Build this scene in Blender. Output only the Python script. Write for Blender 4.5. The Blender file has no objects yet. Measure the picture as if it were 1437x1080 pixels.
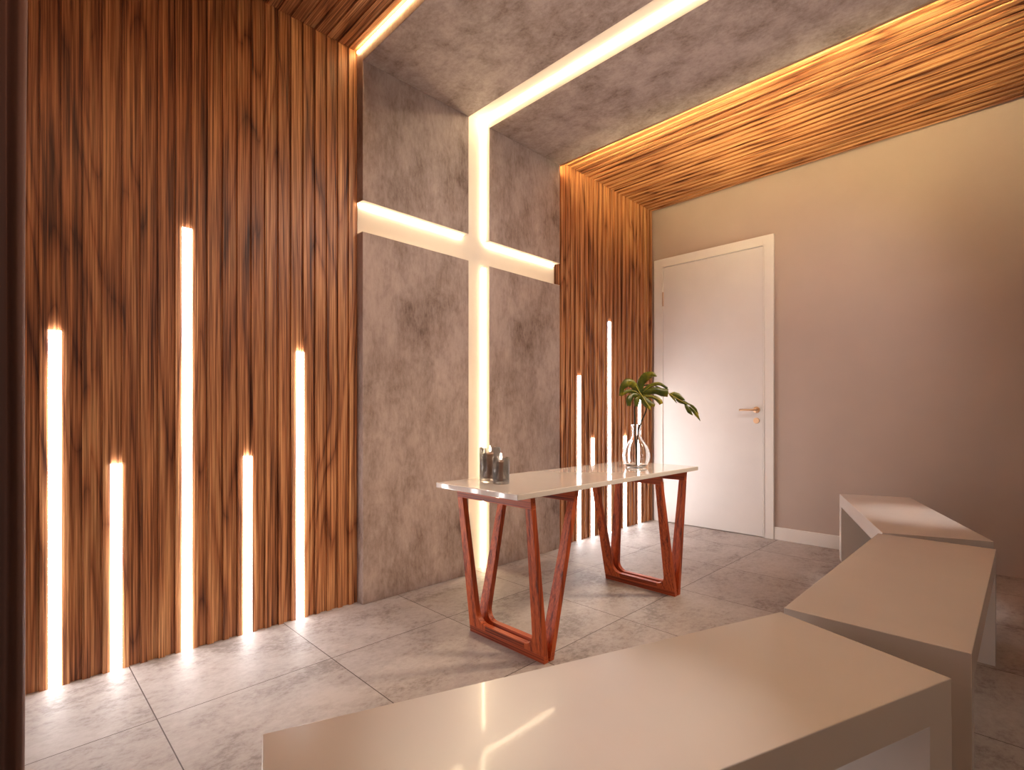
import bpy, bmesh, math, random
from mathutils import Vector, Matrix

C = bpy.context.scene.collection
R = math.radians
random.seed(4)

# ------------------------------------------------------------------ camera, world, exposure
FPX, CYPX = 723.8, 581.25
cam_d = bpy.data.cameras.new('camera')
cam = bpy.data.objects.new('camera', cam_d)
C.objects.link(cam)
bpy.context.scene.camera = cam
cam.location = (0, 0, 1.0)
cam.rotation_euler = (R(90), 0, R(-45))
cam_d.sensor_width = 36.0
cam_d.lens = FPX / 1437 * 36.0
cam_d.shift_y = (CYPX - 540) / 1437
cam_d.clip_start = 0.02

world = bpy.data.worlds.new('world')
bpy.context.scene.world = world
world.use_nodes = True
world.node_tree.nodes['Background'].inputs[0].default_value = (1.0, 0.80, 0.66, 1)
world.node_tree.nodes['Background'].inputs[1].default_value = 0.12

vs = bpy.context.scene.view_settings
vs.view_transform = 'Standard'
vs.look = 'None'
vs.gamma = 1.0
vs.use_curve_mapping = False
vs.exposure = 0.75

E_WHITE, E_SLOT, E_COVE = 10.5, 17.0, 22.0     # strength of the three kinds of light strip

# unseen fill spots added above the viewer to brighten walls and table
def fill_or_downlight(x, y, z, target, power, col=(1.0, 0.80, 0.66), size=95, soft=0.12):
    d = bpy.data.lights.new('fill_or_downlight', 'SPOT')
    d.energy = power; d.color = col; d.spot_size = R(size); d.spot_blend = 1.0; d.shadow_soft_size = soft
    o = bpy.data.objects.new('fill_or_downlight', d); C.objects.link(o)
    o.location = (x, y, z)
    o.rotation_euler = (Vector(target) - Vector((x, y, z))).to_track_quat('-Z', 'Y').to_euler()
    return o
fill_or_downlight(0.3, 0.35, 2.80, (0.55, 2.5, 1.0), 20.0, (1.0, 0.48, 0.27))  # added reddish fill on the left slats
fill_or_downlight(0.5, 0.45, 2.80, (0.65, 2.5, 0.35), 22.0, (1.0, 0.88, 0.80), 48)
fill_or_downlight(1.5, 0.35, 2.80, (1.8, 2.5, 1.1), 42.0, (1.0, 0.85, 0.75), 75)
fill_or_downlight(2.3, 0.35, 2.80, (2.6, 2.5, 1.2), 48.0, (1.0, 0.85, 0.75))
fill_or_downlight(2.6, 0.20, 2.80, (4.42, 1.6, 1.4), 52.0, (1.0, 0.86, 0.79), 72)
fill_or_downlight(3.5, -0.15, 2.80, (2.1, 1.6, 0.6), 165.0, (1.0, 0.76, 0.53), 44)  # added amber fill on the table
fill_or_downlight(2.9, 0.15, 2.80, (3.75, 2.5, 0.85), 60.0, (1.0, 0.88, 0.78), 46)
# ceiling downlights straight above the near and the far bench
fill_or_downlight(0.748, 0.597, 2.84, (0.748, 0.597, 0.45), 55.0, (1.0, 0.90, 0.84), 22, 0.03)
fill_or_downlight(3.579, -0.029, 2.84, (3.579, 0.421, 0.45), 85.0, (1.0, 0.90, 0.84), 21, 0.03)
# unseen amber fill added low behind the benches to gild the right slatted ceiling
fill_or_downlight(3.45, -0.35, 0.20, (3.72, 0.75, 2.93), 260.0, (1.0, 0.85, 0.42), 40, 0.08)
fill_or_downlight(3.35, -0.45, 0.20, (3.66, 1.80, 2.93), 430.0, (1.0, 0.85, 0.42), 33, 0.08)
# unseen pale fill added near the floor to brighten the concrete ceiling
fill_or_downlight(0.9, -0.7, 0.20, (2.1, 1.0, 2.86), 120.0, (1.0, 0.85, 0.76), 62, 0.12)

# ------------------------------------------------------------------ measurements (metres)
YW = 2.519            # front of the slats on the back wall
YB = 2.531            # board behind the slats
YC = 2.468            # front of the concrete slabs
YS = 2.525            # bottom of the recess in the concrete
ZC, ZB = 2.9225, 2.9345
ZS = 2.856
XL, XR_C = 1.3606, 2.9712
XS0, XS1 = 2.0851, 2.2617
ZA0, ZA1 = 1.9599, 2.1263
XR = 4.4197
XLEFT = -0.46
YF = -2.3

# ------------------------------------------------------------------ helpers
def bm_box(bm, x0, x1, y0, y1, z0, z1):
    v = [bm.verts.new(p) for p in ((x0, y0, z0), (x1, y0, z0), (x1, y1, z0), (x0, y1, z0),
                                   (x0, y0, z1), (x1, y0, z1), (x1, y1, z1), (x0, y1, z1))]
    for f in ((0, 3, 2, 1), (4, 5, 6, 7), (0, 1, 5, 4), (1, 2, 6, 5), (2, 3, 7, 6), (3, 0, 4, 7)):
        bm.faces.new([v[i] for i in f])
    return v

def bm_lathe(bm, prof, n=48, c=(0, 0), close_bottom=True, close_top=True):
    rings = []
    for r, z in prof:
        rings.append([bm.verts.new((c[0] + r * math.cos(2 * math.pi * i / n), c[1] + r * math.sin(2 * math.pi * i / n), z)) for i in range(n)])
    for a, b in zip(rings[:-1], rings[1:]):
        for i in range(n):
            bm.faces.new((a[i], a[(i + 1) % n], b[(i + 1) % n], b[i]))
    if close_bottom: bm.faces.new(list(reversed(rings[0])))
    if close_top: bm.faces.new(rings[-1])

def bm_tube(bm, pts, rad, n=10):
    pts = [Vector(p) for p in pts]
    rads = rad if isinstance(rad, (list, tuple)) else [rad] * len(pts)
    rings = []
    for i, p in enumerate(pts):
        t = (pts[min(i + 1, len(pts) - 1)] - pts[max(i - 1, 0)]).normalized()
        a = t.orthogonal().normalized() if i == 0 else (prev - t * prev.dot(t)).normalized()
        prev = a
        b = t.cross(a)
        rings.append([bm.verts.new(p + rads[i] * (a * math.cos(2 * math.pi * k / n) + b * math.sin(2 * math.pi * k / n))) for k in range(n)])
    for a, b in zip(rings[:-1], rings[1:]):
        for k in range(n):
            bm.faces.new((a[k], a[(k + 1) % n], b[(k + 1) % n], b[k]))
    bm.faces.new(list(reversed(rings[0]))); bm.faces.new(rings[-1])

def catmull(pts, m=8):
    pts = [Vector(p) for p in pts]
    P = [pts[0] * 2 - pts[1]] + pts + [pts[-1] * 2 - pts[-2]]
    out = []
    for i in range(1, len(P) - 2):
        for k in range(m):
            t = k / m
            out.append(0.5 * ((2 * P[i]) + (P[i + 1] - P[i - 1]) * t + (2 * P[i - 1] - 5 * P[i] + 4 * P[i + 1] - P[i + 2]) * t * t
                              + (3 * P[i] - P[i - 1] - 3 * P[i + 1] + P[i + 2]) * t ** 3))
    out.append(pts[-1])
    return out

def obj(name, bm, mat, parent=None, bevel=0.0, smooth=False, seg=2, zmin=-1e9):
    """Link a bmesh (world coordinates, or the parent's local ones) as one mesh object with its origin at its base centre."""
    if bevel:
        bmesh.ops.remove_doubles(bm, verts=bm.verts, dist=1e-6)
        bmesh.ops.bevel(bm, geom=[e for e in bm.edges if e.is_manifold and e.calc_face_angle(0) > 0.6 and max(v.co.z for v in e.verts) > zmin], offset=bevel, segments=seg, profile=0.5, affect='EDGES')
    bmesh.ops.recalc_face_normals(bm, faces=bm.faces)
    xs = [v.co.x for v in bm.verts]; ys = [v.co.y for v in bm.verts]; zs = [v.co.z for v in bm.verts]
    c = Vector(((min(xs) + max(xs)) / 2, (min(ys) + max(ys)) / 2, min(zs)))
    for v in bm.verts: v.co -= c
    me = bpy.data.meshes.new(name)
    if smooth:
        for f in bm.faces: f.smooth = True
    bm.to_mesh(me); bm.free()
    me.materials.append(mat)
    o = bpy.data.objects.new(name, me)
    o.location = c
    C.objects.link(o)
    if parent: o.parent = parent
    return o

def box_obj(name, dims, mat, parent=None, bevel=0.0):
    bm = bmesh.new(); bm_box(bm, *dims)
    return obj(name, bm, mat, parent, bevel)

def tag(o, label, cat, group=None):
    o['label'] = label; o['category'] = cat
    if group: o['group'] = group
    return o

def empty(name, loc, label=None, cat=None, group=None, rz=0.0):
    o = bpy.data.objects.new(name, None)
    o.location = loc; o.rotation_euler = (0, 0, rz)
    o.empty_display_size = 0.1
    C.objects.link(o)
    if label: tag(o, label, cat, group)
    return o

def structure(o):
    o['kind'] = 'structure'
    return o

# ------------------------------------------------------------------ materials
def new_mat(name):
    m = bpy.data.materials.new(name); m.use_nodes = True
    return m, m.node_tree.nodes, m.node_tree.links, m.node_tree.nodes['Principled BSDF']

def coords(n, l, scale, use='Object'):
    tc = n.new('ShaderNodeTexCoord'); mp = n.new('ShaderNodeMapping')
    mp.inputs['Scale'].default_value = scale
    l.new(tc.outputs[use], mp.inputs['Vector'])
    return mp.outputs['Vector']

def noise(n, l, vec, scale=1.0, detail=3.0, rough=0.55, dist=0.0):
    t = n.new('ShaderNodeTexNoise')
    t.inputs['Scale'].default_value = scale; t.inputs['Detail'].default_value = detail
    t.inputs['Roughness'].default_value = rough; t.inputs['Distortion'].default_value = dist
    l.new(vec, t.inputs['Vector'])
    return t.outputs['Fac']

def math_n(n, l, op, a, b=None, clamp=False):
    m = n.new('ShaderNodeMath'); m.operation = op; m.use_clamp = clamp
    for i, x in enumerate((a, b)):
        if x is None: continue
        if isinstance(x, (int, float)): m.inputs[i].default_value = x
        else: l.new(x, m.inputs[i])
    return m.outputs[0]

def ramp(n, l, fac, stops):
    r = n.new('ShaderNodeValToRGB')
    el = r.color_ramp.elements
    while len(el) < len(stops): el.new(0.5)
    for e, (p, c) in zip(el, stops):
        e.position = p; e.color = (*c, 1)
    l.new(fac, r.inputs['Fac'])
    return r.outputs['Color']

def bump(n, l, h, strength, dist, bsdf):
    b = n.new('ShaderNodeBump'); b.inputs['Strength'].default_value = strength; b.inputs['Distance'].default_value = dist
    l.new(h, b.inputs['Height']); l.new(b.outputs['Normal'], bsdf.inputs['Normal'])

def plain(name, col, rough=0.5, metal=0.0, coat=0.0):
    m, n, l, b = new_mat(name)
    v = noise(n, l, coords(n, l, (1, 1, 1)), 3.0, 3.0)
    c = ramp(n, l, v, [(0.3, tuple(x * 0.97 for x in col)), (0.7, tuple(min(1, x * 1.03) for x in col))])
    l.new(c, b.inputs['Base Color'])
    b.inputs['Roughness'].default_value = rough; b.inputs['Metallic'].default_value = metal
    b.inputs['Coat Weight'].default_value = coat; b.inputs['Coat Roughness'].default_value = 0.05
    return m

def wood(name, axis, dark, mid, light, rough=0.42, k=1.0, bstr=0.45):
    """Veneer with streaks and cathedral figure running along one axis."""
    m, n, l, b = new_mat(name)
    def sc(a, c):
        s = [a * k] * 3; s['XYZ'.index(axis)] = c / (k * k)
        return tuple(s)
    fig = noise(n, l, coords(n, l, sc(3.2, 0.30)), 1.0, 2.0, 0.5, 0.4)
    rings = math_n(n, l, 'SINE', math_n(n, l, 'MULTIPLY', fig, 95.0))
    rings = math_n(n, l, 'POWER', math_n(n, l, 'MULTIPLY', math_n(n, l, 'ADD', rings, 1.0), 0.5), 0.32)
    tone = noise(n, l, coords(n, l, sc(14, 0.55)), 1.0, 4.0, 0.6)
    streak = noise(n, l, coords(n, l, sc(165, 2.0)), 1.0, 3.0, 0.65)
    vein = noise(n, l, coords(n, l, sc(55, 1.1)), 1.0, 3.0, 0.6)
    v = math_n(n, l, 'ADD', math_n(n, l, 'MULTIPLY', tone, 0.26), math_n(n, l, 'ADD', math_n(n, l, 'MULTIPLY', streak, 0.42), math_n(n, l, 'MULTIPLY', vein, 0.26)))
    v = math_n(n, l, 'ADD', v, math_n(n, l, 'MULTIPLY', rings, 0.15))
    c = ramp(n, l, v, [(0.43, dark), (0.575, mid), (0.72, light)])
    # fine pores: thin darker and lighter lines along the grain
    mr = n.new('ShaderNodeMapRange'); l.new(streak, mr.inputs['Value'])
    mr.inputs['From Min'].default_value = 0.36; mr.inputs['From Max'].default_value = 0.62
    mr.inputs['To Min'].default_value = 0.62 if k == 1.0 else 0.85; mr.inputs['To Max'].default_value = 1.30 if k == 1.0 else 1.1
    cv = n.new('ShaderNodeVectorMath'); cv.operation = 'SCALE'
    l.new(c, cv.inputs[0]); l.new(mr.outputs['Result'], cv.inputs['Scale'])
    l.new(cv.outputs[0], b.inputs['Base Color'])
    rr = n.new('ShaderNodeMapRange'); l.new(streak, rr.inputs['Value'])
    rr.inputs['To Min'].default_value = rough + 0.12; rr.inputs['To Max'].default_value = rough - 0.08
    l.new(rr.outputs['Result'], b.inputs['Roughness'])
    bump(n, l, streak, bstr, 0.002, b)
    return m

def emit(name, col, strength):
    m, n, l, b = new_mat(name)
    b.inputs['Base Color'].default_value = (0.8, 0.8, 0.8, 1)
    b.inputs['Emission Color'].default_value = (*col, 1)
    b.inputs['Emission Strength'].default_value = strength
    return m

def concrete(name, stretch):
    m, n, l, b = new_mat(name)
    big = noise(n, l, coords(n, l, tuple(1.1 * s for s in stretch)), 1.6, 5.0, 0.6, 0.3)
    blot = noise(n, l, coords(n, l, stretch), 8.0, 9.0, 0.74, 0.25)
    fine = noise(n, l, coords(n, l, tuple(s * s for s in stretch)), 60.0, 4.0, 0.7, 0.2)
    v = math_n(n, l, 'ADD', math_n(n, l, 'MULTIPLY', big, 0.40), math_n(n, l, 'MULTIPLY', blot, 0.42))
    v = math_n(n, l, 'ADD', v, math_n(n, l, 'MULTIPLY', fine, 0.18))
    c = ramp(n, l, v, [(0.37, (0.13, 0.078, 0.060)), (0.45, (0.285, 0.212, 0.180)), (0.54, (0.425, 0.338, 0.300)), (0.66, (0.535, 0.445, 0.405))])
    l.new(c, b.inputs['Base Color'])
    b.inputs['Roughness'].default_value = 0.62
    bump(n, l, v, 0.25, 0.006, b)
    return m

WD, WM, WL = (0.085, 0.021, 0.008), (0.395, 0.155, 0.060), (0.60, 0.325, 0.145)
M_WOODZ = wood('slat_wood_upright', 'Z', WD, WM, WL)
M_WOODY = wood('slat_wood_ceiling', 'Y', WD, WM, WL)
LD, LM, LL = (0.12, 0.014, 0.004), (0.47, 0.080, 0.016), (0.61, 0.135, 0.030)
M_LEGZ = wood('table_wood_upright', 'Z', LD, LM, LL, 0.46, 1.6, 0.1)
M_LEGY = wood('table_wood_rail', 'Y', LD, LM, LL, 0.46, 1.6, 0.1)
M_CONC_W = concrete('wall_concrete', (1.0, 1.0, 0.55))
M_CONC_C = concrete('ceiling_concrete', (1.0, 0.8, 1.0))
M_PAINT = plain('beige_wall_paint', (0.50, 0.40, 0.345), 0.7)
M_TRIM = plain('white_trim_paint', (0.80, 0.76, 0.72), 0.35)
M_DOOR = plain('white_door_paint', (0.74, 0.70, 0.675), 0.38)
M_RECESS_GLOW = plain('pale_glow_concrete', (0.80, 0.72, 0.62), 0.8)  # recess concrete coloured paler so the tape glow seems to spread
M_BENCH = plain('white_bench_lacquer', (0.74, 0.69, 0.65), 0.24, 0, 0.3)
M_BENCH.node_tree.nodes['Principled BSDF'].inputs['Specular IOR Level'].default_value = 1.0
M_TABLE = plain('white_table_lacquer', (0.80, 0.75, 0.70), 0.08, 0, 0.6)
M_BRASS = plain('rose_brass', (0.75, 0.50, 0.32), 0.28, 1.0)
M_HINGE = plain('dull_hinge_metal', (0.55, 0.40, 0.30), 0.4, 1.0)
M_CURT = plain('dark_taupe_cloth', (0.20, 0.125, 0.11), 0.9)
M_WHITE = emit('white_strip_light', (1.0, 0.955, 0.945), E_WHITE)
M_SLOTL = emit('warm_recess_light', (1.0, 0.80, 0.52), E_SLOT)
M_COVEL = emit('amber_cove_light', (1.0, 0.66, 0.30), E_COVE)
M_COVER = emit('yellow_cove_light', (1.0, 0.78, 0.40), 75.0)
M_FLAME = emit('candle_flame', (1.0, 0.86, 0.55), 30.0)
M_WAX = plain('brown_wax', (0.22, 0.12, 0.085), 0.5)
M_WICK = plain('black_wick', (0.01, 0.008, 0.006), 0.9)
M_BACK = plain('dark_backing', (0.06, 0.05, 0.045), 0.9)

def glass_mat(name):
    m, n, l, b = new_mat(name)
    b.inputs['Base Color'].default_value = (1, 1, 1, 1)
    b.inputs['Roughness'].default_value = 0.0
    b.inputs['IOR'].default_value = 1.45
    b.inputs['Transmission Weight'].default_value = 1.0
    return m
M_GLASS = glass_mat('clear_glass')
def thin_glass():
    m, n, l, b = new_mat('thin_clear_glass')
    n.remove(b)
    tr = n.new('ShaderNodeBsdfTransparent'); tr.inputs[0].default_value = (0.985, 0.98, 0.98, 1)
    gl = n.new('ShaderNodeBsdfGlossy'); gl.inputs['Roughness'].default_value = 0.03
    fr = n.new('ShaderNodeFresnel'); fr.inputs[0].default_value = 1.5
    mx = n.new('ShaderNodeMixShader')
    l.new(math_n(n, l, 'MULTIPLY', fr.outputs[0], 0.9, True), mx.inputs[0])
    l.new(tr.outputs[0], mx.inputs[1]); l.new(gl.outputs[0], mx.inputs[2])
    l.new(mx.outputs[0], n['Material Output'].inputs[0])
    return m
M_THIN = thin_glass()

def leaf_mat():
    m, n, l, b = new_mat('monstera_leaf')
    v = noise(n, l, coords(n, l, (1, 1, 1)), 14.0, 3.0, 0.6)
    c = ramp(n, l, v, [(0.35, (0.030, 0.050, 0.004)), (0.52, (0.105, 0.115, 0.007)), (0.68, (0.34, 0.27, 0.015))])
    l.new(c, b.inputs['Base Color'])
    b.inputs['Roughness'].default_value = 0.35
    return m
M_LEAF = leaf_mat()
M_RIB = plain('yellow_leaf_rib', (0.42, 0.34, 0.03), 0.5)
M_STEM = plain('dark_stem', (0.02, 0.022, 0.008), 0.5)

def tile_mat():
    m, n, l, b = new_mat('floor_tile')
    tc = n.new('ShaderNodeTexCoord')
    sep = n.new('ShaderNodeSeparateXYZ'); l.new(tc.outputs['Object'], sep.inputs[0])
    def joint(out, off, step, w):
        a = math_n(n, l, 'DIVIDE', math_n(n, l, 'SUBTRACT', out, off), step)
        f = math_n(n, l, 'FRACT', a)
        d = math_n(n, l, 'ABSOLUTE', math_n(n, l, 'SUBTRACT', f, 0.5))
        return math_n(n, l, 'GREATER_THAN', d, 0.5 - w / step), math_n(n, l, 'FLOOR', a)
    jx, ix = joint(sep.outputs[0], 0.3728 - FLOOR_C[0], 0.6007, 0.0017)
    jy, iy = joint(sep.outputs[1], 2.0214 - FLOOR_C[1], 0.6114, 0.0017)
    j = math_n(n, l, 'MAXIMUM', jx, jy)
    # each tile carries its own piece of the pattern
    comb = n.new('ShaderNodeCombineXYZ')
    l.new(math_n(n, l, 'MULTIPLY', ix, 3.7), comb.inputs[0]); l.new(math_n(n, l, 'MULTIPLY', iy, 5.3), comb.inputs[1])
    add = n.new('ShaderNodeVectorMath'); add.operation = 'ADD'
    l.new(tc.outputs['Object'], add.inputs[0]); l.new(comb.outputs[0], add.inputs[1])
    mp = n.new('ShaderNodeMapping'); mp.inputs['Scale'].default_value = (1.0, 1.35, 1.0); l.new(add.outputs[0], mp.inputs['Vector'])
    big = noise(n, l, mp.outputs[0], 3.2, 5.0, 0.6, 0.3)
    fine = noise(n, l, mp.outputs[0], 34.0, 7.0, 0.75, 0.15)
    v = math_n(n, l, 'ADD', math_n(n, l, 'MULTIPLY', big, 0.5), math_n(n, l, 'MULTIPLY', fine, 0.5))
    c = ramp(n, l, v, [(0.38, (0.235, 0.198, 0.178)), (0.48, (0.375, 0.330, 0.308)), (0.60, (0.445, 0.402, 0.382))])
    mix = n.new('ShaderNodeMix'); mix.data_type = 'RGBA'
    l.new(j, mix.inputs[0]); l.new(c, mix.inputs[6]); mix.inputs[7].default_value = (0.055, 0.032, 0.024, 1)
    l.new(mix.outputs[2], b.inputs['Base Color'])
    rr = n.new('ShaderNodeMapRange'); l.new(fine, rr.inputs['Value'])
    rr.inputs['To Min'].default_value = 0.62; rr.inputs['To Max'].default_value = 0.46
    l.new(rr.outputs['Result'], b.inputs['Roughness'])
    b.inputs['Specular IOR Level'].default_value = 0.38
    bump(n, l, math_n(n, l, 'SUBTRACT', 1.0, j), 0.4, 0.002, b)
    return m

# ------------------------------------------------------------------ the room shell
FLOOR_C = ((XLEFT + XR) / 2, (YF + 2.66) / 2)
M_TILE = tile_mat()
structure(box_obj('floor', (XLEFT - 0.1, XR + 0.1, YF - 0.1, 2.76, -0.1, 0.0), M_TILE))
structure(box_obj('wall_back', (XLEFT - 0.1, XR + 0.1, 2.565, 2.70, 0.0, 3.10), M_PAINT))
structure(box_obj('wall_right', (XR, XR + 0.12, YF, 2.565, 0.0, 3.10), M_PAINT))
structure(box_obj('wall_left', (XLEFT - 0.12, XLEFT, YF, 2.565, 0.0, 3.10), M_PAINT))

structure(box_obj('ceiling', (XLEFT, XR, YF, 2.565, 2.97, 3.10), M_PAINT))
structure(box_obj('baseboard_right', (XR - 0.016, XR, 0.5, 1.437, 0.0, 0.1), M_TRIM, bevel=0.003))

# door in the right wall
door = structure(empty('door_1', (XR, 1.965, 0)))
def P(dims):                       # world box -> local to the door
    x0, x1, y0, y1, z0, z1 = dims
    return (x0 - XR, x1 - XR, y0 - 1.965, y1 - 1.965, z0, z1)
D0, D1, DT = 1.5196, 2.4067, 2.368
bm = bmesh.new()
for d in ((XR - 0.022, XR - 0.0005, 1.438, D0, 0, 2.449), (XR - 0.022, XR - 0.0005, D1, 2.499, 0, 2.449), (XR - 0.022, XR - 0.0005, D0, D1, DT, 2.449)):
    bm_box(bm, *P(d))
# inner stop bead of the frame
for d in ((XR - 0.026, XR - 0.0005, D0 - 0.012, D0 - 0.002, 0, DT + 0.008), (XR - 0.026, XR - 0.0005, D1 + 0.002, D1 + 0.012, 0, DT + 0.008),
          (XR - 0.026, XR - 0.0005, D0 - 0.002, D1 + 0.002, DT + 0.002, DT + 0.012)):
    bm_box(bm, *P(d))
obj('door_frame', bm, M_TRIM, door, 0.002)
leaf = box_obj('door_leaf', P((XR - 0.018, XR - 0.001, D0 + 0.002, D1 - 0.003, 0.006, DT - 0.003)), M_DOOR, door, 0.002)
def sub(o, par):                   # reparent a door-local object to a part of the door
    o.parent = par; o.location = o.location - par.location
    return o
bm = bmesh.new()
rot = Matrix.Rotation(R(-90), 4, 'Y')
bm_lathe(bm, [(0.026, 0.0), (0.026, 0.007), (0.023, 0.009)], 28)
bm_lathe(bm, [(0.009, 0.008), (0.009, 0.045)], 16)
bm.transform(rot)
bm_tube(bm, [(-0.045, 0.0, 0), (-0.047, 0.03, 0), (-0.047, 0.11, 0), (-0.045, 0.12, 0)], 0.0085, 12)
bm.transform(Matrix.Translation((-0.018, 1.570 - 1.965, 1.037)))
sub(obj('lever_handle', bm, M_BRASS, door, smooth=True), leaf)
bm = bmesh.new()
bm_lathe(bm, [(0.024, 0.0), (0.024, 0.006), (0.021, 0.008)], 28)
bm_box(bm, -0.003, 0.003, -0.008, 0.008, 0.008, 0.010)
bm.transform(rot); bm.transform(Matrix.Translation((-0.018, 1.570 - 1.965, 0.949)))
sub(obj('lock_plate', bm, M_BRASS, door), leaf)
for z0 in (0.24, 2.008):
    bm = bmesh.new(); bm_lathe(bm, [(0.007, z0), (0.007, z0 + 0.13)], 12, (-0.024, D1 - 0.001 - 1.965))
    sub(obj('hinge', bm, M_HINGE, door), leaf)

# ------------------------------------------------------------------ slatted wood cladding
PITCH, BAT = 0.06, 0.024
X0L = 0.1336 - BAT                 # left side of a batten that borders the first light strip
def slat_wall(x0, x1, phase, top, name, label):
    bm = bmesh.new()
    bm_box(bm, x0, x1, YB, 2.5649, 0.0, top)
    k = math.floor((x0 - phase) / PITCH)
    while True:
        a = phase + k * PITCH; b = a + BAT; k += 1
        if a > x1 - 0.004: break
        a, b = max(a, x0), min(b, x1)
        if b - a > 0.004: bm_box(bm, a, b, YW, YB, 0.0, top)
    return tag(obj(name, bm, M_WOODZ), label, 'wall panel', 'slatted wood panels')
def slat_ceiling(x0, x1, phase, name, label):
    bm = bmesh.new()
    bm_box(bm, x0, x1, YF, YB, ZB, 2.969)
    k = math.floor((x0 - phase) / PITCH)
    while True:
        a = phase + k * PITCH; b = a + BAT; k += 1
        if a > x1 - 0.004: break
        a, b = max(a, x0), min(b, x1)
        if b - a > 0.004: bm_box(bm, a, b, YF, YW, ZC, ZB)
    return tag(obj(name, bm, M_WOODY), label, 'ceiling panel', 'slatted wood panels')
slat_wall(XLEFT, XL + 0.0, X0L, ZB, 'slatted_wall_panel', 'reddish brown vertical wood slats on the wall left of the glowing cross')
slat_wall(XR_C, XR, X0L, ZB, 'slatted_wall_panel', 'golden brown vertical wood slats on the wall between concrete and white door')
slat_ceiling(XLEFT, XL, X0L, 'slatted_ceiling_panel', 'dark reddish wood slats on the ceiling at the top left corner')
slat_ceiling(XR_C, XR, X0L, 'slatted_ceiling_panel', 'golden lit wood slats on the ceiling above the white door')

# white light strips set in the gaps between slats
NAMES = [('first', 1.307), ('second', 0.806), ('third', 1.788), ('fourth', 0.809), ('fifth', 1.306)]
def strip(x, h, label):
    bm = bmesh.new(); bm_box(bm, x + 0.0004, x + 0.0356, 2.5140, 2.5309, 0.0, h)
    tag(obj('light_strip', bm, M_WHITE), label, 'light', 'white light strips in the slats')
LAB_L = ['white vertical light strip at far left of the slats, medium tall',
         'short white light strip in the left slats, left of the tallest strip',
         'tallest white vertical light strip in the slats left of the cross',
         'short white light strip in the left slats, right of the tallest strip',
         'medium tall white light strip in left slats nearest the concrete wall']
LAB_R = ['medium tall white light strip in the right slats nearest the concrete',
         'short white light strip in right slats between the tallest strip and concrete',
         'tallest white vertical light strip in the slats right of the cross',
         'short white light strip in right slats just left of the glass vase',
         'white light strip in right slats behind the monstera leaf and vase']
for i, (k, (_, h)) in enumerate(zip((0, 3, 7, 11, 15), NAMES)):
    x = X0L + BAT + k * PITCH
    strip(x, h, LAB_L[i])
    strip(x + 3.12, h, LAB_R[i])

# ------------------------------------------------------------------ concrete slabs around the recessed cross
def slab(dims, mat, name, label, cat):
    tag(box_obj(name, dims, mat, bevel=0.0025), label, cat, 'concrete slabs around the cross')
YBK = 2.538
ZT = 2.92
slab((XL, XS0, YC, YBK, ZA1, ZT), M_CONC_W, 'concrete_wall_slab', 'concrete wall slab above the left arm of the glowing cross', 'wall panel')
slab((XS1, XR_C, YC, YBK, ZA1, ZT), M_CONC_W, 'concrete_wall_slab', 'concrete wall slab above the right arm of the glowing cross', 'wall panel')
slab((XL, XS0, YC, YBK, 0, ZA0), M_CONC_W, 'concrete_wall_slab', 'tall concrete wall slab below the left arm of the glowing cross', 'wall panel')
slab((XS1, XR_C, YC, YBK, 0, ZA0), M_CONC_W, 'concrete_wall_slab', 'tall concrete wall slab below the right arm of the glowing cross', 'wall panel')
slab((XL, XS0, YF, YC - 0.0005, ZS, 2.968), M_CONC_C, 'concrete_ceiling_slab', 'concrete ceiling slab left of the glowing ceiling channel', 'ceiling panel')
slab((XS1, XR_C, YF, YC - 0.0005, ZS, 2.968), M_CONC_C, 'concrete_ceiling_slab', 'concrete ceiling slab right of the glowing ceiling channel', 'ceiling panel')

cross = empty('recessed_cross', ((XS0 + XS1) / 2, YS, 0), 'tall glowing cross recessed between concrete wall slabs, lit by warm strips', 'cross')
def LX(d): return (d[0] - (XS0 + XS1) / 2, d[1] - (XS0 + XS1) / 2, d[2] - YS, d[3] - YS, d[4], d[5])
bm = bmesh.new()
bm_box(bm, *LX((XS0, XS1, YS, YBK, 0, ZT)))
obj('upright_back', bm, M_RECESS_GLOW, cross)
for a, b in ((XL, XS0), (XS1, XR_C)):
    box_obj('arm_back', LX((a, b, YS, YBK, ZA0, ZA1)), M_RECESS_GLOW, cross)
def glow_sheet(dims):  # thin sheets added over the concrete sides, paled so they look lit
    box_obj('recess_glow_sheet', LX(dims), M_RECESS_GLOW, cross)
e = 0.002
for z0, z1 in ((0.0, ZA0), (ZA1, ZT)):
    glow_sheet((XS0, XS0 + e, YC + 0.001, YS, z0, z1)); glow_sheet((XS1 - e, XS1, YC + 0.001, YS, z0, z1))
for a, b in ((XL, XS0), (XS1, XR_C)):
    glow_sheet((a, b, YC + 0.001, YS, ZA0, ZA0 + e)); glow_sheet((a, b, YC + 0.001, YS, ZA1 - e, ZA1))
for z0, z1 in ((0.0, ZA0 - 0.004), (ZA1 + 0.004, 2.918)):
    o = box_obj('light_tape', LX((XS1 - 0.0125, XS1 - 0.0025, YS - 0.010, YS - 0.0005, z0, z1)), M_SLOTL, cross); o['label'] = 'warm white upright light tape'
for a, b in ((XL + 0.002, XS0 - 0.012), (XS1 + 0.004, XR_C - 0.012)):
    o = box_obj('light_tape', LX((a, b, YS - 0.010, YS - 0.0005, ZA1 - 0.0125, ZA1 - 0.0025)), M_SLOTL, cross); o['label'] = 'warm white arm light tape'

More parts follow.
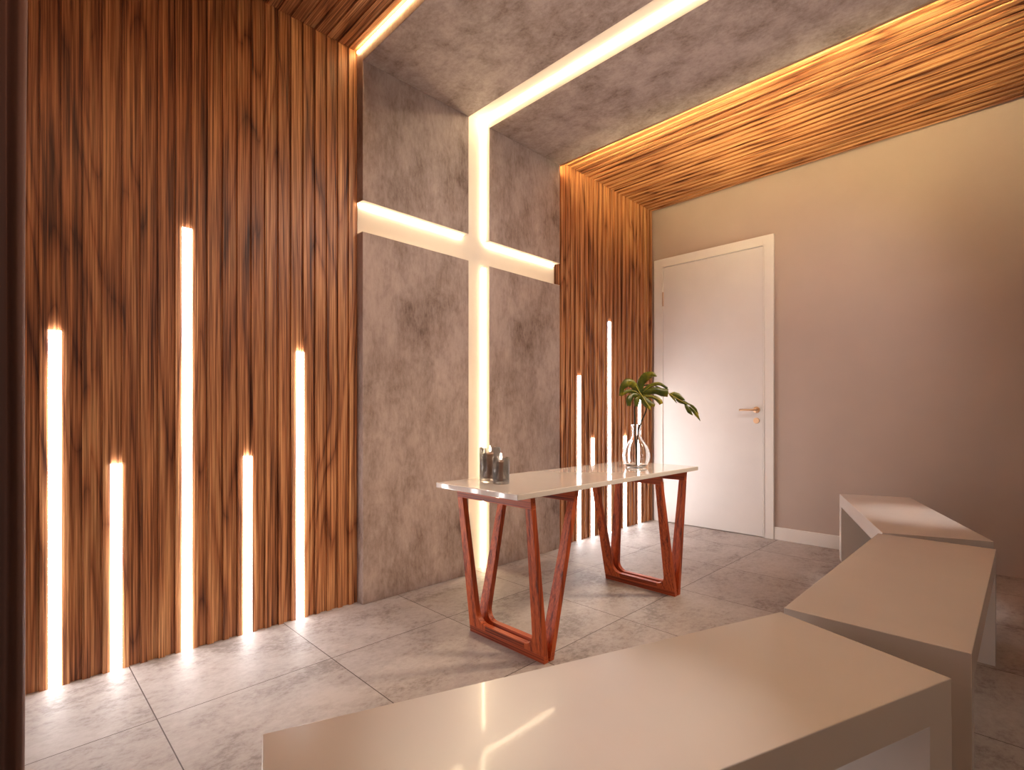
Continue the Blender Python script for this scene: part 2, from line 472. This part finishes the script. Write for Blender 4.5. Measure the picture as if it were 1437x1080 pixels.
chan = empty('ceiling_light_channel', ((XS0 + XS1) / 2, YC, ZS), 'glowing warm light channel running along the concrete ceiling from the cross', 'light')
def LC(d): return (d[0] - (XS0 + XS1) / 2, d[1] - (XS0 + XS1) / 2, d[2] - YC, d[3] - YC, d[4] - ZS, d[5] - ZS)
box_obj('channel_back', LC((XS0, XS1, YF, YS, 2.9205, 2.968)), M_RECESS_GLOW, chan)
for x in (XS0, XS1 - e):  # added sheets, coloured pale so the channel sides look lit
    box_obj('channel_glow_sheet', LC((x, x + e, YF, YC - 0.0005, ZS + 0.001, 2.9205)), M_RECESS_GLOW, chan)
box_obj('light_tape', LC((XS1 - 0.0125, XS1 - 0.0025, YF, YS - 0.011, 2.9205 - 0.010, 2.920)), M_SLOTL, chan)['label'] = 'warm white light tape'

# amber cove lights in the edges between concrete ceiling and slats
tag(box_obj('cove_light', (XL - 0.009, XL - 0.002, YF, YW - 0.002, ZC - 0.008, ZC - 0.001), M_COVEL), 'bright amber cove light between left ceiling slats and concrete ceiling', 'light', 'cove lights')
cove = empty('cove_light', (XR_C, 0, ZS), 'amber cove light hidden between right ceiling slats and concrete ceiling', 'light', 'cove lights')
bm = bmesh.new()
bm_box(bm, 0.0005, 0.020, YF, YW - 0.002, 0.001, 0.003)
obj('profile', bm, M_HINGE, cove)
box_obj('light_tape', (0.0005, 0.003, YF, YW - 0.004, 0.0032, 0.018), M_COVER, cove)

# ------------------------------------------------------------------ dark curtain at the left edge
bm = bmesh.new()
path = []
N = 90
for i in range(N + 1):
    s = i / N
    x = XLEFT + 0.03 + s * (0.040 - XLEFT - 0.03)
    y = 1.60 + 0.035 * math.sin(s * 2 * math.pi * 6.5 + 0.4) + 0.01 * math.sin(s * 23)
    path.append((x, y))
path += [(0.044, 1.64), (0.043, 1.69), (0.034, 1.74), (0.036, 1.80)]
rows = 24
grid = []
for r in range(rows + 1):
    z = 0.012 + (ZC - 0.0125 - 0.012) * r / rows
    g = []
    for i, (x, y) in enumerate(path):
        w = 0.004 * math.sin(z * 3.1 + i * 0.35)
        g.append(bm.verts.new((x + w * 0.5 + 0.0035 * (z - 1.0) * (i / N), y + w, z)))
    grid.append(g)
for a, b in zip(grid[:-1], grid[1:]):
    for i in range(len(a) - 1):
        bm.faces.new((a[i], a[i + 1], b[i + 1], b[i]))
cur = obj('curtain', bm, M_CURT, smooth=True)
md = cur.modifiers.new('cloth thickness', 'SOLIDIFY'); md.thickness = 0.004
tag(cur, 'dark brown curtain hanging at the left edge beside the slats', 'curtain')

# ------------------------------------------------------------------ table
TX0, TX1, TY0, TY1, TZ, TT = 1.374, 2.866, 1.345, 1.848, 0.70, 0.0225
tc_x, tc_y = (TX0 + TX1) / 2, (TY0 + TY1) / 2
table = empty('altar_table', (tc_x, tc_y, 0), 'white topped table on two red wood V legs before the cross', 'table')
box_obj('table_top', (TX0 - tc_x, TX1 - tc_x, TY0 - tc_y, TY1 - tc_y, TZ - TT, TZ), M_TABLE, table, 0.0025)

def leg_frame(xb, xt, th, label_name):
    """A wooden frame leaning in X: two tapered uprights, top rail and bottom rail with rounded inner corners.
    xb / xt = outer-face X at the floor and under the top, th = thickness in +X."""
    z1 = TZ - TT
    ya, yb = 1.3665 - tc_y, 1.822 - tc_y
    wt, wb, rt, rb, rad = 0.032, 0.060, 0.050, 0.056, 0.050
    def Y_in(z, side):             # inner edge of the uprights (they taper towards the top)
        w = wb + (wt - wb) * (z / z1)
        return ya + w if side == 0 else yb - w
    outer = [(ya, 0), (yb, 0), (yb, z1), (ya, z1)]
    inner = []
    # bottom corner at ya side, going round
    za = rb
    def corner(side):
        y0 = Y_in(za, side); s = 1 if side == 0 else -1
        pts = []
        for k in range(9):
            a = math.pi / 2 * k / 8
            pts.append((y0 + s * rad * (1 - math.sin(a)) + (Y_in(za + rad * (1 - math.cos(a)), side) - y0) * 1.0, za + rad * (1 - math.cos(a))))
        return pts                 # from the rail up to the upright
    ca = corner(0); cb = corner(1)
    inner = list(reversed(ca)) + cb + [(Y_in(z1 - rt, 1), z1 - rt), (Y_in(z1 - rt, 0), z1 - rt)]
    return outer, inner, z1

def build_leg(xb, xt, th, mirror, parent):
    outer, inner, z1 = leg_frame(xb, xt, th, '')
    def X(z): return xb + (xt - xb) * z / z1 - tc_x
    def prism(bm, poly):
        A = [bm.verts.new((X(z), y, z)) for y, z in poly]
        B = [bm.verts.new((X(z) + th, y, z)) for y, z in poly]
        bm.faces.new(A); bm.faces.new(list(reversed(B)))
        n = len(poly)
        for i in range(n):
            bm.faces.new((A[i], B[i], B[(i + 1) % n], A[(i + 1) % n]))
    (ya, _), (yb, _), _, _ = outer
    na = 9
    ca = inner[:na]; cb = inner[na:2 * na]; t1, t0 = inner[2 * na], inner[2 * na + 1]
    # bottom rail up to the seam
    zs = 0.030
    out = []
    bm = bmesh.new(); prism(bm, [(ya, 0), (yb, 0), (yb, zs), (ya, zs)]); out.append(('bottom_rail', bm, M_LEGY))
    bm = bmesh.new(); prism(bm, [(ca[-1][0], zs + 0.0006), (cb[0][0], zs + 0.0006), cb[0], ca[-1]]); out.append(('inner_rail', bm, M_LEGY))
    bm = bmesh.new(); prism(bm, [(ya, zs + 0.0006), (ca[-1][0], zs + 0.0006)] + list(reversed(ca)) + [t0, (ya, t0[1])]); out.append(('upright', bm, M_LEGZ))
    bm = bmesh.new(); prism(bm, [(yb, zs + 0.0006), (yb, t1[1]), t1] + list(reversed(cb)) + [(cb[0][0], zs + 0.0006)]); out.append(('upright', bm, M_LEGZ))
    bm = bmesh.new(); prism(bm, [(ya, t0[1] + 0.0006), (yb, t0[1] + 0.0006), (yb, z1 - 0.0002), (ya, z1 - 0.0002)]); out.append(('top_rail', bm, M_LEGY))
    fr = bpy.data.objects.new('leg_frame', None); fr.empty_display_size = 0.05
    C.objects.link(fr); fr.parent = parent
    for nm, b, m in out:
        obj(nm, b, m, fr, 0.0012)
    return fr

TH = 0.027
build_leg(1.549, 1.468, TH, False, table)                 # near pair: outer frame and leaning inner frame
build_leg(1.582, 1.750, TH, False, table)
build_leg(2.631, 2.463, TH, False, table)                 # far pair, mirrored
build_leg(2.664, 2.745, TH, False, table)

# ------------------------------------------------------------------ things on the table
def px(u, v, depth):               # a point of the photograph's ray at a depth in front of the camera
    f = Vector((math.sin(R(45)), math.cos(R(45)), 0)); r = Vector((math.cos(R(45)), -math.sin(R(45)), 0))
    return Vector((0, 0, 1)) + depth * (f + r * ((u - 718.5) / FPX) + Vector((0, 0, 1)) * ((CYPX - v) / FPX))

def candle(x, y, rg, h, hw, lg, lc):
    bm = bmesh.new()
    bm_lathe(bm, [(rg - 0.003, 0.0), (rg, 0.003), (rg, h - 0.001), (rg - 0.001, h), (rg - 0.003, h - 0.001), (rg - 0.004, 0.012), (rg - 0.010, 0.009)], 56)
    o = obj('candle_glass', bm, M_THIN, smooth=True); o.location = (x, y, TZ + 0.0005)
    tag(o, lg, 'candle holder', 'candle glasses on the table')
    c = empty('candle', (x, y, TZ + 0.0125), lc, 'candle', 'candles in glasses')
    bm = bmesh.new()
    rw = rg - 0.014
    bm_lathe(bm, [(rw - 0.002, 0.0), (rw, 0.002), (rw, hw - 0.005), (rw - 0.003, hw), (rw * 0.6, hw - 0.003), (0.004, hw - 0.006)], 40)
    obj('wax', bm, M_WAX, c, smooth=True)
    bm = bmesh.new(); bm_tube(bm, [(0, 0, hw - 0.008), (0.001, 0, hw + 0.004), (0.002, 0.001, hw + 0.011)], 0.0011, 6)
    obj('wick', bm, M_WICK, c)
    bm = bmesh.new()
    bm_lathe(bm, [(0.0008, hw + 0.007), (0.0036, hw + 0.011), (0.0046, hw + 0.016), (0.0034, hw + 0.023), (0.0014, hw + 0.030), (0.0003, hw + 0.034)], 14)
    obj('flame', bm, M_FLAME, c, smooth=True)
candle(1.585, 1.726, 0.048, 0.150, 0.112, 'taller clear glass with a candle, standing nearer the cross', 'brown lit candle inside the taller glass on the table')
candle(1.545, 1.612, 0.0365, 0.114, 0.086, 'shorter clear glass with a candle, nearer the table edge', 'brown lit candle inside the shorter glass on the table')

VX, VY, VD = 2.584, 1.580, 2.944
SC = VD / FPX                       # metres per pixel at the vase
bm = bmesh.new()
prof = [(0.030, 0.0), (0.050, 0.004), (0.066, 0.022), (0.075, 0.050), (0.0755, 0.075), (0.068, 0.104), (0.052, 0.132), (0.034, 0.158), (0.026, 0.180),
        (0.0245, 0.200), (0.0265, 0.222), (0.031, 0.243)]
sm = catmull([Vector((r, 0, z)) for r, z in prof], 5)
out = [(p.x, p.z) for p in sm]
inn = [(max(p.x - 0.0028, 0.004), p.z + (0.006 if p.z < 0.01 else 0.0)) for p in reversed(sm[1:])]
bm_lathe(bm, out + [(out[-1][0] - 0.0014, out[-1][1] + 0.001)] + inn, 64)
vase = obj('glass_vase', bm, M_GLASS, smooth=True)
vase.location = (VX, VY, TZ + 0.0005)
tag(vase, 'clear round bellied glass vase with slim neck near the table end', 'vase')

Rv = Vector((math.cos(R(45)), -math.sin(R(45)), 0)); Uv = Vector((0, 0, 1)); Tv = Vector((-math.sin(R(45)), -math.cos(R(45)), 0))
def LP(zx, zy, w=0.0):             # position in the leaf plane; zx, zy in tenths of a pixel, w towards the camera in metres
    u = 855 + zx / 10.644; v = 510 + zy / 10.644
    base = px(u, v, VD)
    return base + Tv * w

def lobe(bm, pts, widths, ws, cup=0.15):
    """A leaf lobe: centre line, half widths along it, small depth offsets; slightly folded along its centre."""
    n = len(pts)
    cl = catmull([LP(*p, w) for p, w in zip(pts, ws)], 6)
    m = len(cl)
    wid = []
    for i in range(m):
        t = i / (m - 1) * (n - 1); k = min(int(t), n - 2); f = t - k
        wid.append((widths[k] * (1 - f) + widths[k + 1] * f) / 10.644 * SC)
    rows = []
    for i, p in enumerate(cl):
        t = (cl[min(i + 1, m - 1)] - cl[max(i - 1, 0)]).normalized()
        s = t.cross(Tv).normalized()
        h = wid[i] * 0.5
        row = []
        for q in (-1, -0.5, 0, 0.5, 1):
            row.append(bm.verts.new(p + s * h * q - Tv * (abs(q) * h * cup * 2.2)))
        rows.append(row)
    for a, b in zip(rows[:-1], rows[1:]):
        for k in range(4):
            bm.faces.new((a[k], a[k + 1], b[k + 1], b[k]))

big = empty('monstera_leaf', (VX, VY, TZ + 0.01), 'large green split monstera leaf fanning out above the glass vase', 'leaf', 'monstera leaves in the vase')
small = empty('monstera_leaf', (VX, VY, TZ + 0.01), 'drooping split green leaf reaching right of the vase before the door', 'leaf', 'monstera leaves in the vase')
bm = bmesh.new()
LOBES = [
    ([(455, 455), (400, 370), (335, 305), (255, 290), (185, 360), (150, 485)], [40, 95, 120, 130, 85, 25], [0, .005, .015, .03, .03, .015]),
    ([(465, 460), (390, 428), (300, 412), (225, 430), (170, 490)], [40, 55, 55, 60, 15], [0, .004, .01, .02, .02]),
    ([(470, 490), (400, 472), (330, 480), (275, 540), (270, 635)], [40, 60, 75, 95, 60], [0, .01, .025, .04, .04]),
    ([(475, 490), (430, 510), (405, 555), (400, 640)], [50, 90, 95, 50], [0, .006, .012, .015]),
    ([(470, 450), (470, 370), (490, 270), (560, 190), (635, 165), (695, 195)], [60, 85, 120, 135, 85, 10], [0, -.004, -.005, .0, .012, .02]),
    ([(490, 440), (560, 370), (650, 315), (750, 305), (858, 372)], [50, 60, 55, 50, 35], [0, 0, .005, .012, .015]),
    ([(490, 455), (590, 420), (690, 405), (780, 430), (862, 440)], [50, 95, 105, 120, 120], [0, .008, .015, .022, .025]),
    ([(495, 480), (590, 490), (670, 510), (725, 555), (755, 605)], [40, 45, 60, 75, 60], [0, .012, .022, .03, .032]),
    ([(490, 480), (535, 540), (585, 600), (660, 625)], [55, 110, 110, 40], [0, .012, .022, .03]),
    ([(485, 490), (525, 560), (560, 625), (596, 695)], [70, 115, 95, 12], [0, .014, .024, .03]),
]
for p, w, d in LOBES: lobe(bm, p, w, d)
lobe(bm, [(440, 420), (470, 455), (500, 500), (520, 530)], [40, 85, 90, 50], [-.002, -.002, .0, .004])
bm.transform(Matrix.Translation(-big.location))
lf = obj('blade', bm, M_LEAF, big, smooth=True)
md = lf.modifiers.new('leaf thickness', 'SOLIDIFY'); md.thickness = 0.0012
bm = bmesh.new()
bm_tube(bm, [p - big.location for p in catmull([LP(395, 335, .010), LP(450, 430, .006), LP(500, 510, .016), LP(560, 625, .032), LP(590, 685, .036)], 5)], 0.0020, 6)
bm_tube(bm, [p - big.location for p in catmull([LP(330, 400, .014), LP(400, 425, .008), LP(470, 465, .004)], 5)], 0.0014, 6)
bm_tube(bm, [p - big.location for p in catmull([LP(500, 490, .006), LP(620, 490, .022), LP(735, 555, .036)], 5)], 0.0012, 6)
bm_tube(bm, [p - big.location for p in catmull([LP(500, 425, .006), LP(620, 335, .009), LP(760, 320, .018)], 5)], 0.0012, 6)
obj('rib', bm, M_RIB, big, smooth=True)
bm = bmesh.new()
neck = Vector((VX, VY, TZ + 0.2))
st = [Vector((VX + 0.006, VY + 0.004, TZ + 0.010)), Vector((VX + 0.004, VY, TZ + 0.09)), neck + Vector((0.008, -0.006, 0.0)), px(900, 592, VD), px(907, 574, VD + 0.01), px(904, 560, VD + 0.03), LP(480, 480, -0.004)]
bm_tube(bm, [p - big.location for p in catmull(st, 6)], 0.0042, 8)
obj('stem', bm, M_STEM, big, smooth=True)

bm = bmesh.new()
SL = [
    ([(905, 455), (960, 470), (1030, 490), (1125, 545)], [20, 85, 75, 8], [-.01, 0, .006, .008]),
    ([(925, 470), (955, 520), (1000, 590)], [30, 28, 5], [0, .008, .01]),
    ([(1000, 525), (1060, 560), (1130, 585), (1205, 612)], [30, 50, 42, 8], [0, .004, .006, .006]),
    ([(1130, 600), (1155, 650), (1190, 715), (1238, 772)], [18, 48, 52, 8], [0, .008, .012, .01]),
    ([(1185, 600), (1250, 640), (1300, 690), (1338, 755)], [15, 32, 30, 6], [0, -.004, -.006, -.008]),
    ([(1195, 640), (1250, 700), (1300, 770), (1348, 855)], [18, 38, 38, 6], [0, .006, .01, .012]),
]
for p, w, d in SL: lobe(bm, p, [x * 1.25 for x in w], d)
bm.transform(Matrix.Translation(-small.location))
lf = obj('blade', bm, M_LEAF, small, smooth=True)
md = lf.modifiers.new('leaf thickness', 'SOLIDIFY'); md.thickness = 0.0012
bm = bmesh.new()
bm_tube(bm, [p - small.location for p in catmull([LP(860, 410, -.02), LP(920, 465, .002), LP(1010, 520, .003), LP(1130, 590, .005), LP(1200, 612, .006)], 5)], [0.0026] * 6 + [0.0020] * 8 + [0.0012] * 7, 6)
obj('rib', bm, M_RIB, small, smooth=True)
bm = bmesh.new()
st = [Vector((VX - 0.004, VY - 0.004, TZ + 0.010)), Vector((VX - 0.002, VY, TZ + 0.10)), neck + Vector((-0.008, 0.006, 0.0)), px(891, 592, VD + 0.01), px(891, 570, VD + 0.03), px(897, 545, VD + 0.05), px(915, 540, VD + 0.05), LP(860, 410, -.02)]
bm_tube(bm, [p - small.location for p in catmull(st, 6)], 0.0042, 8)
obj('stem', bm, M_STEM, small, smooth=True)

# ------------------------------------------------------------------ benches
def bench(cx, cy, rz, label):
    L, W, H, T = 1.30, 0.40, 0.45, 0.08
    b = empty('bench', (cx, cy, 0), label, 'bench', 'white waterfall benches', rz)
    bm = bmesh.new(); bm_box(bm, -L / 2, L / 2, -W / 2, W / 2, H - T, H)
    obj('seat', bm, M_BENCH, b, 0.0018, zmin=H - 0.001)
    for s in (-1, 1):
        x0, x1 = (-L / 2, -L / 2 + T) if s < 0 else (L / 2 - T, L / 2)
        box_obj('leg', (x0, x1, -W / 2, W / 2, 0, H - T), M_BENCH, b, 0.0)
    return b
a20 = R(20)
def ctr(x, y, rz, sx, sy):          # centre of a bench from one of its top corners
    return (x - (sx * 0.65 * math.cos(rz) - sy * 0.20 * math.sin(rz)), y - (sx * 0.65 * math.sin(rz) + sy * 0.20 * math.cos(rz)))
ax, ay = ctr(1.546, 0.488, -a20, 1, 1)
bench(ax, ay, -a20, 'white gloss bench nearest the camera at the bottom of the picture')
bench(2.236, 0.291, 0, 'white gloss bench in the middle of the three')
cx, cy = ctr(2.917, 0.48, a20, -1, 1)
bench(cx, cy, a20, 'white gloss bench farthest right, in front of the beige wall')
